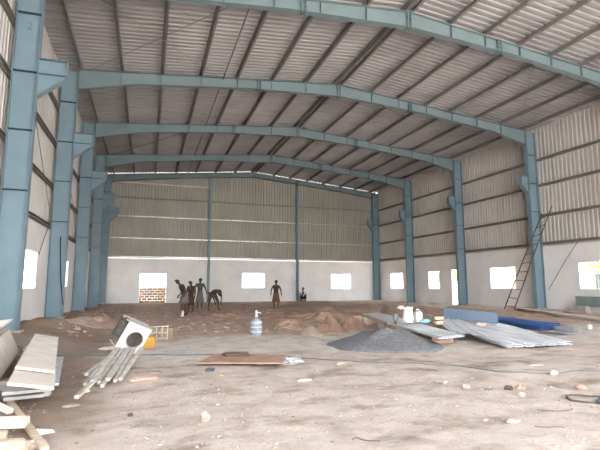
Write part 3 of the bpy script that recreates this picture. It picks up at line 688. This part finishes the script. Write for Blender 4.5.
b = MB(); b.box(-S,.026,S-.02,S,.42,S); b.box(S-.02,.026,-S,S,.42,S-.021); b.box(-S,.026,-S,S-.021,.42,-S+.02); b.build('casing', mat('dusty_enamel', srgb(206,204,200), .5, 0, srgb(170,166,160), 6), t)
b = MB(); b.tube([(-S,.0,S+.012),(S+.03,0,S+.012)], .014, 6); b.tube([(-S,.42,S+.012),(S+.03,.42,S+.012)], .014, 6); b.build('edge_rail', GALV_LIT, t)
b = MB()
for k in range(28):
    pass
b.tube([(.035,.03,-.03),(.035,.3,-.03)], .165, 24); b.build('opening_shade', mat('opening_shade_dark', srgb(52,46,44), .7, 0, srgb(84,76,70), 12), t)  # dark plug painting the shade inside the round opening
b = MB(); pts = [(.035+(r+.008)*math.cos(2*math.pi*k/32), -.006, -.03+(r+.008)*math.sin(2*math.pi*k/32)) for k in range(33)]; b.tube(pts, .009, 6); b.build('opening_rim', GALV_LIT, t)
b = MB(); b.tube([(-S+.02,.2,-.12),(-S+.02,.2,.24)], .13, 20); b.tube([(-S+.02,.2,.24),(-S+.02,.2,.3)], .05, 12)
for k in range(10): a = k*.628; b.box(-S+.02+.12*math.cos(a)-.01,.2+.12*math.sin(a)-.01,-.1,-S+.02+.12*math.cos(a)+.01,.2+.12*math.sin(a)+.01,.22)
b.build('motor', mat('dirty_motor', srgb(92,88,86), .7, 0, srgb(62,58,56), 8), t)
stk = [(-.80,7.45,-.52,9.7),(-.70,7.35,-.47,9.75),(-.62,7.5,-.40,9.6),(-.56,7.3,-.32,9.7),(-.49,7.42,-.26,9.75),(-.40,7.55,-.2,9.6),(-.33,7.62,-.06,9.7),(-.84,7.9,-.62,9.3),(-.66,7.9,-.36,9.7)]
for i, (x0, y0, x1, y1) in enumerate(stk):
    z0 = gz(x0,y0)+.05+(.055 if i % 3 == 1 else 0); z1 = .24 if i < 7 else .14+.1*(i-7)
    slab('wooden_stake', f'grey wooden stake in the bundle under the white machine, {ORD[i] if i else "leftmost"} {"from the left" if 0 < i < 7 else ("" if i == 0 else "lying beneath the rest")}'.strip(), (x0,y0,z0), (x1,y1,z1), .055, .05, GWOOD, group='bundled wooden stakes')
for o_ in [o for o in bpy.data.objects if o.name.startswith('wooden_stake')][7:]: o_['label'] = o_['label'].replace('eighth ', 'outer one ').replace('ninth ', 'inner one ')
slab('wooden_stake', 'single grey stake reaching farthest toward the viewer from the bundle', (-.8,6.6,.06), (-.62,7.9,.1), .06, .045, GWOOD, group='bundled wooden stakes')
# yellow container and wire crate behind the machine
t = thing('yellow_can', 'yellow plastic can partly hidden behind the white machine', 'can', (.10,11.5,gz(.17,11.5)))
o = MB().box(-.13,-.1,0,.13,.1,.27).build('can_body', YELL, t); bevel(o, .03, 3); MB().tube([(-.06,0,.26),(-.05,0,.32),(.05,0,.32),(.06,0,.26)], .014, 8).build('handle', YELL, t)
t = thing('wire_crate', 'brown open crate lying behind the white machine', 'crate', (.22,13.2,gz(.22,13.2)))
b = MB()
for i in range(6): b.box(-.36+i*.14,-.2,0,-.33+i*.14,-.18,.34)
for z in (.02,.17,.33): b.box(-.36,-.2,z,.37,-.18,z+.03)
b.build('slats', GWOOD, t); MB().box(.12,-.17,.0,.5,.2,.3).build('box_body', BROWNM, t); 

# ------------------------------------------------------------ bottle
t = thing('water_bottle', 'large clear water bottle with a hand pump standing on the bare ground', 'bottle', (3.12,13.35,gz(3.12,13.35)-.01))
pr_ = [(.02,0),(.155,.004),(.172,.03),(.172,.09),(.162,.1),(.162,.115),(.172,.125),(.172,.21),(.16,.222),(.16,.24),(.172,.252),(.172,.36),(.165,.40),(.14,.44),(.09,.475),(.05,.49),(.038,.5),(.038,.55)]
MB().lathe(pr_, 32).build('bottle_body', PLASTIC, t, smooth=True)
MB().lathe([(.045,.535),(.045,.575),(.03,.58),(.022,.6),(.022,.66),(.034,.665),(.034,.71),(.02,.72)], 20).build('hand_pump', WHITEP, t)
MB().tube([(.02,0,.63),(.08,0,.66),(.12,0,.65),(.13,0,.62)], .011, 8).build('spout', WHITEP, t)
for z_ in (.10,.235,.37): MB().lathe([(.160,z_-.022),(.178,z_-.015),(.178,z_+.015),(.160,z_+.022)], 32).build('ring', mat('cloudy_plastic', srgb(225,232,238), .3, alpha=.8), t)
MB().lathe([(.1735,.13),(.1735,.2)], 32).build('label_band', mat('greyish_label', srgb(172,186,200), .6, alpha=.75), t)

# ------------------------------------------------------------ things on the ground in front
t = thing('plywood_sheet', 'brown sheet of board lying flat on the ground in the centre', 'board', (0,0,0))
b = MB(); P4 = [(.93,8.72),(2.38,8.02),(2.72,8.98),(1.4,9.66)]; zz = .05
b.hexa([(*P4[0],zz-.01),(*P4[1],zz+.02),(*P4[2],zz+.01),(*P4[3],zz-.01),(*P4[0],zz+.012),(*P4[1],zz+.044),(*P4[2],zz+.034),(*P4[3],zz+.012)]); o = b.build('panel', PLY, t); 
b = MB(); b.tube([(2.05,9.45,.085),(1.75,9.55,.09),(1.58,9.5,.095),(1.5,9.38,.09),(1.55,9.2,.088),(1.75,9.12,.092),(2.0,9.1,.095)], .02, 8)
tag(b.build('bent_rebar', RUST), 'rusty hairpin of bent bar lying on the brown board', 'bar')
pts = [(-2.95,11.45),(-2.7,11.3),(-1.85,10.75),(-.87,10.49),(.12,10.23),(1.11,9.95),(2.09,9.75),(2.73,9.31),(3.17,8.8),(3.63,8.33),(4.11,8.0),(4.59,7.72),(5.07,7.45),(5.44,7.21),(5.59,6.85),(5.75,6.41),(6.08,6.21),(6.56,6.09),(7.07,6.11),(7.44,5.94),(8.0,5.65)]
def smooth_path(p, n=6):
    out = []; q = [Vector((*a, 0)) for a in p]
    for i in range(len(q)-1):
        p0, p1, p2, p3 = q[max(i-1,0)], q[i], q[i+1], q[min(i+2,len(q)-1)]
        for k in range(n):
            t_ = k/n; out.append(.5*((2*p1)+(p2-p0)*t_+(2*p0-5*p1+4*p2-p3)*t_*t_+(3*p1-p0-3*p2+p3)*t_**3))
    out.append(q[-1]); return out
def ground_tube(p, r): return MB().tube([(v.x, v.y, gz(v.x, v.y)+r*.8) for v in smooth_path(p)], r, 8)
tag(ground_tube(pts, .012).build('hose', mat('dusty_hose', srgb(112,120,124), .7), smooth=True), 'thin dark hose snaking across the ground from left to right', 'hose')
tag(ground_tube([(5.9,4.55),(5.76,4.63),(5.64,4.75),(5.45,4.80),(5.31,4.74),(5.25,4.62),(5.36,4.5),(5.5,4.42),(5.7,4.36)], .012).build('cable_loop', mat('dusty_cable', srgb(92,86,84), .8), smooth=True), 'loop of dark cable on the ground at the right edge', 'cable')
stone('dark blue-grey rag or bag by the cable loop', 5.62, 4.42, .16, .1, .03, mat('blue_grey_rag', srgb(92,98,116), .9), 'rag', 4, .2, .1, 'rag')
stone('crumpled clear plastic bag at the right end of the brown board', 2.62, 8.3, .17, .14, .07, mat('crumpled_film', srgb(206,206,208), .25, 0, srgb(150,152,158), 14, bump=1, bscale=30), 'plastic_bag', 6, .45, .2, 'bag', 3)
stone('long pinkish slab of stone right of the stakes', .02, 7.6, .22, .13, .05, PINK, 'stone', 1, .15)
stone('pale upright stone alone in the centre foreground', .66, 5.2, .045, .04, .055, STONE, 'stone', 2, .3, .1)
stone('small white stone just below the hose near the centre', 3.46, 7.95, .1, .05, .035, STONE, 'stone', 5, .3)
stone('bright white chip beside the hose on the right', 6.5, 6.02, .06, .05, .04, WHITEM, 'stone', 6, .2)
stone('flat greyish stone behind the hose on the right', 6.85, 6.75, .2, .1, .03, CONC, 'stone', 7, .2)
stone('pale flat stone low on the right foreground', 3.86, 4.15, .085, .05, .03, STONE, 'stone', 8, .3)
stone('small pale stone left of the flat pale one, lower right', 3.62, 4.3, .04, .03, .02, STONE, 'stone', 9, .3)
stone('small white stone in the right foreground below the dark hollow', 4.83, 5.02, .04, .04, .03, WHITEM, 'stone', 10, .3)
stone('dark clod beside the hollow in the right foreground', 4.97, 5.4, .07, .05, .035, RUST, 'clod', 11, .3, .3, 'clod')
stone('rounded brown clod right of the dark clod', 5.16, 5.38, .08, .06, .035, SOIL, 'clod', 12, .3, .3, 'clod')
stone('brown clod near the cable loop', 6.05, 5.15, .08, .06, .04, SOIL, 'clod', 13, .3, .3, 'clod')
stone('small dark clod alone on the left foreground', -.12, 5.7, .035, .03, .02, RUST, 'clod', 14, .3, .3, 'clod')
stone('flat pale chip below the low board stack', -.83, 6.45, .11, .06, .015, STONE, 'stone', 15, .2)
stone('yellowish small stone left of the longest stake', -.75, 7.2, .05, .04, .03, mat('yellow_stone', srgb(226,218,170), .9), 'stone', 16, .2)
stone('white stone edge lying left of the bottle, near the yellow can', -.7, 11.3, .3, .1, .05, BOARD, 'stone', 17, .15)['label'] = 'long pale slab lying left behind the white machine'
stone('small dark chip left under the brown board', 1.1, 8.15, .09, .06, .03, mat('slate_chip', srgb(92,98,108), .8), 'chip', 18, .3, .3, 'chip')
stone('pale bluish scrap on the ground right of centre', 2.4, 6.9, .12, .035, .02, mat('bluish_scrap', srgb(206,214,214), .8), 'scrap', 19, .1, .3, 'scrap')
stone('grey pebble above the rough patch at the right', 4.35, 6.05, .06, .05, .04, CONC, 'stone', 20, .3)
stone('pale stone right of the grey pebble at the right', 4.45, 5.65, .05, .04, .03, STONE, 'stone', 21, .3)
b = MB(); b.add([(-.09,-.05,0),(.12,-.02,0),(-.02,.1,0),(-.06,-.03,.06),(.08,-.01,.035),(-.02,.06,.03)], [(2,1,0),(3,4,5),(0,1,4,3),(1,2,5,4),(2,0,3,5)])
tag(b.build('tile_shard', WHITEP, loc=(-.93,5.35,gz(-.93,5.35))), 'white triangular shard right of the corner timber', 'shard')
def twig(lab, p, r=.005): tag(ground_tube(p, r).build('twig', mat('dry_twig', srgb(128,108,96), .9)), lab, 'twig')
twig('small bent twig at the bottom centre', [(1.96,4.22),(2.03,4.28),(2.08,4.18),(2.2,4.1)])
twig('dark curved twig in the lower right', [(4.5,4.45),(4.62,4.33),(4.78,4.28),(4.9,4.3)], .006)
twig('curved twig left of the brown board', [(-.15,8.35),(.1,8.45),(.3,8.2)], .007)
twig('short dark stick at the lower right edge of the view', [(3.95,3.95),(4.1,3.85),(4.2,3.8)], .005)
# scattered gravel grains
random.seed(11); b = MB()
bm = bmesh.new(); bmesh.ops.create_icosphere(bm, subdivisions=1, radius=1); IV = [v.co.copy() for v in bm.verts]; IF = [tuple(v.index for v in f.verts) for f in bm.faces]; bm.free()
def grains(n, xr, yr, smin, smax, test=lambda x, y: True):
    b = MB()
    for i in range(n):
        x = random.uniform(*xr); y = random.uniform(*yr)
        if not test(x, y): continue
        s = random.uniform(smin, smax)*(1 if random.random() < .9 else 1.8); q = [s*random.uniform(.7,1.3) for _ in range(3)]; a = random.random()*6.28; c_, s_ = math.cos(a), math.sin(a); z = gz(x, y)
        b.add([(x+(v.x*q[0]*c_-v.y*q[1]*s_), y+(v.x*q[0]*s_+v.y*q[1]*c_), z+v.z*q[2]*.6) for v in IV], IF)
    return b
patch = lambda x, y: noise.noise(Vector((x*.9, y*.9, 20))) > -.05
tag(grains(3000, (-1.6,6.8), (3.3,9.5), .006, .016, patch).build('pebble_scatter', STONE), 'fine pale pebbles scattered over the foreground ground', 'pebbles', kind='stuff')
tag(grains(900, (-2.5,8), (3.3,12), .008, .02, lambda x, y: not patch(x, y)).build('clod_scatter', mat('brown_crumbs', srgb(150,124,108), .95)), 'small brown soil crumbs scattered over the ground', 'crumbs', kind='stuff')
tag(grains(2200, (-2.6,17), (14,32), .02, .06).build('soil_crumbs', mat('soil_crumb', srgb(196,168,150), 1)), 'loose lumps of brown soil over the dug-up middle of the floor', 'soil', kind='stuff')

# ------------------------------------------------------------ workers
def skin_mesh(name, J, edges, rad, m, parent, root, sub=2, extra=None):
    names = list(J); idx = {k: i for i, k in enumerate(names)}
    me = bpy.data.meshes.new(name); me.from_pydata([J[k] for k in names], [(idx[a], idx[b]) for a, b in edges], [])
    o = bpy.data.objects.new(name+'_rig', me); COL.objects.link(o)
    o.modifiers.new('s', 'SKIN')
    for k in names:
        sv = me.skin_vertices[0].data[idx[k]]; r = rad[k]; sv.radius = r if isinstance(r, tuple) else (r, r); sv.use_root = (k == root)
    ss = o.modifiers.new('ss', 'SUBSURF'); ss.levels = sub; ss.render_levels = sub
    bpy.context.view_layer.update()
    m2 = bpy.data.meshes.new_from_object(o.evaluated_get(bpy.context.evaluated_depsgraph_get()))
    bpy.data.objects.remove(o)
    if extra:
        bm = bmesh.new(); bm.from_mesh(m2); t_ = bpy.data.meshes.new('x'); t_.from_pydata(extra.v, [], extra.f); bm.from_mesh(t_); bm.to_mesh(m2); bm.free()
    m2.name = name; m2.materials.clear(); m2.materials.append(m)
    for p in m2.polygons: p.use_smooth = True
    q = bpy.data.objects.new(name, m2); COL.objects.link(q); q.parent = parent; return q
def person(lab, x, y, rz_, P, shirt, lower, kind='lungi', hem=-.08, cap=None, sleeves=True, boots=None, scale=1.0, zoff=0):
    t = thing('person', lab, 'person', (x, y, gz(x, y)+zoff), 'workers', (0, 0, rz_)); t.scale = (scale,)*3
    V = {k: Vector(v) for k, v in P.items()}
    J = {}; E = []; Rd = {}
    def add(k, p, r, fr=None):
        J[k] = tuple(p); Rd[k] = r
        if fr: E.append((fr, k))
    add('pelvis', V['pelvis'], (.13,.10)); add('spine', V['pelvis'].lerp(V['chest'], .5), (.115,.085), 'pelvis'); add('chest', V['chest'], (.15,.10), 'spine')
    add('neck', V['neck'], .052, 'chest'); nd = (V['head']-V['neck']).normalized()
    add('jaw', V['head']-nd*.05, .068, 'neck'); add('head', V['head']+nd*.02, .088, 'jaw'); add('crown', V['head']+nd*.085, .062, 'head')
    for s in 'LR':
        add('sh'+s, V['sh'+s], .06, 'chest'); add('el'+s, V['el'+s], .042, 'sh'+s); add('wr'+s, V['wr'+s], .028, 'el'+s)
        hd = (V['wr'+s]-V['el'+s]).normalized(); sd_ = hd.cross(Vector((1,0,0))).normalized() if abs(hd.x) < .9 else Vector((0,1,0))
        pm = V['wr'+s]+hd*.05; add('pm'+s, pm, (.036,.02), 'wr'+s)
        for i, ln in enumerate((.07,.08,.075,.06)):
            o1 = sd_*(.03-.02*i); add(f'f{i}a'+s, pm+hd*.035+o1, .010, 'pm'+s); add(f'f{i}b'+s, pm+hd*(.035+ln*.6)+o1+Vector((0,0,-.005)), .0085, f'f{i}a'+s); add(f'f{i}c'+s, pm+hd*(.03+ln*.95)+o1+Vector((.0,.01,-.01)), .008, f'f{i}b'+s)
        add('tha'+s, V['wr'+s]+hd*.03+sd_*.045, .011, 'wr'+s); add('thb'+s, V['wr'+s]+hd*.075+sd_*.06, .009, 'tha'+s)
        add('hp'+s, V['hp'+s], .085, 'pelvis'); add('kn'+s, V['kn'+s], .055, 'hp'+s); add('cf'+s, V['kn'+s].lerp(V['an'+s], .35), .052, 'kn'+s); add('an'+s, V['an'+s], .036, 'cf'+s)
        fd = Vector(P.get('ft', (0,-1,0))); add('to'+s, V['an'+s]+fd*.15+Vector((0,0,-.045)), (.04,.025), 'an'+s)
    fwd = Vector(P['face']).normalized(); hc = V['head']+nd*.02; side = nd.cross(fwd).normalized()
    ex = MB(); ex.blob(tuple(hc+fwd*.088-nd*.012), (.016,.016,.022), 1, .05, 1)
    for q in (-1, 1): ex.blob(tuple(hc+side*q*.086-nd*.01), (.012,.014,.026), 1, .05, 1); ex.blob(tuple(hc+fwd*.08+side*q*.032+nd*.012), (.012,.009,.008), 1, .02, 1)
    ex.blob(tuple(hc+fwd*.078-nd*.05), (.024,.01,.008), 1, .02, 1)
    skin_mesh('body', J, E, Rd, SKIN, t, 'pelvis', 2, ex)
    # hair or cap
    hb = MB(); bm = bmesh.new(); bmesh.ops.create_uvsphere(bm, u_segments=18, v_segments=12, radius=1)
    q = Matrix((side, fwd, nd)).transposed()
    vs = []; keep = [v for v in bm.verts if v.co.z > -.45 and not (v.co.y > .45 and v.co.z < .35)]
    kid = {v.index: i for i, v in enumerate(keep)}
    for v in keep: vs.append(hc + q @ Vector((v.co.x*.099, v.co.y*.103, v.co.z*.105+.025)))
    hb.add(vs, [tuple(kid[v.index] for v in f.verts) for f in bm.faces if all(v.index in kid for v in f.verts)]); bm.free()
    h_ = hb.build('cap' if cap else 'hair', cap or HAIR, t, smooth=True); sm_ = h_.modifiers.new('t', 'SOLIDIFY'); sm_.thickness = .012
    # shirt
    J2 = {'pelvis': tuple(V['pelvis']+Vector((0,0,-.02))), 'spine': J['spine'], 'chest': J['chest'], 'top': tuple(V['chest'].lerp(V['neck'], .55))}
    R2 = {'pelvis': (.15,.125), 'spine': (.14,.11), 'chest': (.172,.12), 'top': (.1,.085)}; E2 = [('pelvis','spine'),('spine','chest'),('chest','top')]
    for s in 'LR':
        J2['sh'+s] = J['sh'+s]; R2['sh'+s] = .074; E2.append(('chest','sh'+s))
        if sleeves: J2['el'+s] = tuple(V['sh'+s].lerp(V['el'+s], .7)); R2['el'+s] = .064; E2.append(('sh'+s,'el'+s))
    skin_mesh('shirt', J2, E2, R2, shirt, t, 'pelvis', 2)
    if kind == 'lungi':
        top = V['pelvis']+Vector((0,0,.05)); kl, kr = V['knL'], V['knR']; b = MB(); n_ = 28; rings = []
        for i in range(7):
            f = i/6; 
            for k in range(n_):
                a = 2*math.pi*k/n_; mid = top.lerp((kl+kr)/2+Vector((0,0,hem)), f); spread = abs(kl.x-kr.x)/2*f
                rx = .155+.0*f+spread*.7; ry = .13+.0*f+abs(kl.y-kr.y)/2*f
                wv = 1+.05*f*math.sin(a*6+1)
                b.v.append((mid.x+rx*wv*math.cos(a), mid.y+ry*wv*math.sin(a), mid.z))
        for i in range(6):
            for k in range(n_): b.f.append((i*n_+k, i*n_+(k+1)%n_, (i+1)*n_+(k+1)%n_, (i+1)*n_+k))
        l_ = b.build('wrapped_cloth', lower, t, smooth=True); sm_ = l_.modifiers.new('t', 'SOLIDIFY'); sm_.thickness = .012
    else:
        J3 = {'pelvis': tuple(V['pelvis']+Vector((0,0,.04)))}; R3 = {'pelvis': (.155,.13)}; E3 = []
        for s in 'LR':
            J3['hp'+s] = J['hp'+s]; R3['hp'+s] = .108; J3['kn'+s] = J['kn'+s]; R3['kn'+s] = .08; e_ = V['kn'+s].lerp(V['an'+s], .8 if kind == 'trousers' else .2); J3['en'+s] = tuple(e_); R3['en'+s] = .066
            E3 += [('pelvis','hp'+s),('hp'+s,'kn'+s),('kn'+s,'en'+s)]
        skin_mesh('trousers' if kind == 'trousers' else 'shorts', J3, E3, R3, lower, t, 'pelvis', 2)
    for s in (boots or ''):
        a = V['an'+s]; fd = Vector(P.get('ft', (0,-1,0)))
        MB().tube([a+Vector((0,0,.2)), a+Vector((0,0,.05)), a+Vector((0,0,-.02))], [.05,.05,.05], 12).add(*(lambda m_: (m_.v, m_.f))(MB().tube([a+Vector((0,0,-.03))-fd*.05, a+fd*.05+Vector((0,0,-.035)), a+fd*.12+Vector((0,0,-.045))], [.046,.046,.03], 12))).build('white_boot', WHITEP, t, smooth=True)
    return t
def stand(**kw):
    P = dict(pelvis=(0,0,.9), chest=(0,.01,1.27), neck=(0,.01,1.43), head=(0,-.02,1.545), shL=(.17,.01,1.36), shR=(-.17,.01,1.36), elL=(.25,.03,1.1), elR=(-.25,.03,1.1), wrL=(.27,-.06,.86), wrR=(-.27,-.06,.86),
             hpL=(.09,0,.86), hpR=(-.09,0,.86), knL=(.11,-.02,.47), knR=(-.11,-.02,.47), anL=(.12,.02,.07), anR=(-.12,.02,.07), face=(0,-1,-.1))
    P.update(kw); return P
person('worker with a cap leaning left, dark shirt, grey cloth and a white boot', 1.62, 21.6, R(-75),
       stand(pelvis=(0,.06,.9), chest=(0,-.1,1.24), neck=(0,-.2,1.38), head=(0,-.29,1.48), shL=(.17,-.12,1.33), shR=(-.17,-.12,1.33), elL=(.22,.02,1.07), elR=(-.22,.0,1.07), wrL=(.2,-.14,.9), wrR=(-.2,-.14,.9),
             knL=(.1,-.1,.47), knR=(-.1,.1,.47), anL=(.1,-.06,.07), anR=(-.1,.2,.07), face=(0,-1,-.45)),
       cloth('dark_brown', srgb(62,52,52)), cloth('grey', srgb(112,108,108)), hem=.1, cap=cloth('cap', srgb(70,62,60)), boots='L', scale=1.05)
person('worker in dark reddish clothes standing behind the one with the white boot', 2.2, 24.6, R(-35),
       stand(chest=(0,-.03,1.26), head=(0,-.06,1.54)), cloth('dark_red', srgb(72,52,52)), cloth('red_brown', srgb(78,60,56)))
person('worker standing in grey-green shirt and long pale cloth, third from the left', 3.0, 27.6, R(10),
       stand(elL=(.31,.03,1.12), elR=(-.31,.03,1.12), wrL=(.36,-.04,.88), wrR=(-.36,-.04,.88), knL=(.13,-.02,.4), knR=(-.13,-.02,.4)), cloth('grey_green', srgb(82,84,78)), cloth('pale_grey', srgb(118,114,108)), scale=1.06)
person('worker bending over to the ground with legs apart', 3.42, 24.3, R(25),
       stand(pelvis=(0,.22,.86), chest=(0,-.12,.99), neck=(0,-.27,.94), head=(.0,-.37,.86), shL=(.18,-.17,.98), shR=(-.18,-.17,.98), elL=(.25,-.2,.7), elR=(-.25,-.2,.7), wrL=(.18,-.28,.45), wrR=(-.18,-.28,.45),
             hpL=(.1,.2,.82), hpR=(-.1,.2,.82), knL=(.25,.1,.46), knR=(-.25,.1,.46), anL=(.28,.1,.07), anR=(-.28,.1,.07), face=(0,-.4,-1)),
       cloth('near_black', srgb(62,54,54)), cloth('dark_grey', srgb(86,78,76)), kind='shorts', scale=1.08)
person('lone worker standing in the middle, sleeveless dark top and brown cloth', 7.45, 26.7, R(-10),
       stand(elL=(.29,.04,1.1), elR=(-.29,.04,1.1), wrL=(.31,-.05,.86), wrR=(-.31,-.05,.86)), cloth('brown_top', srgb(80,60,56)), cloth('brown_wrap', srgb(112,82,72)), sleeves=False, scale=1.02)
person('worker in a white shirt sitting low against the back wall', 12.75, 37.1, R(-10),
       stand(pelvis=(0,.1,.3), chest=(0,.0,.65), neck=(0,-.03,.82), head=(0,-.06,.94), shL=(.17,-.01,.74), shR=(-.17,-.01,.74), elL=(.25,-.12,.52), elR=(-.25,-.12,.52), wrL=(.12,-.34,.5), wrR=(-.12,-.34,.5),
             hpL=(.1,.06,.28), hpR=(-.1,.06,.28), knL=(.16,-.32,.48), knR=(-.16,-.32,.48), anL=(.14,-.38,.07), anR=(-.14,-.38,.07)),
       cloth('white', srgb(226,226,230)), cloth('dark_trousers', srgb(56,54,60)), kind='trousers', scale=1.12)
o = MB().box(12.55,37.05,gz(12.75,37.1)-.03,12.95,37.4,gz(12.75,37.1)+.19).build('block_seat', CONC); bevel(o, .012, 1); tag(o, 'concrete block the seated worker sits on', 'block')
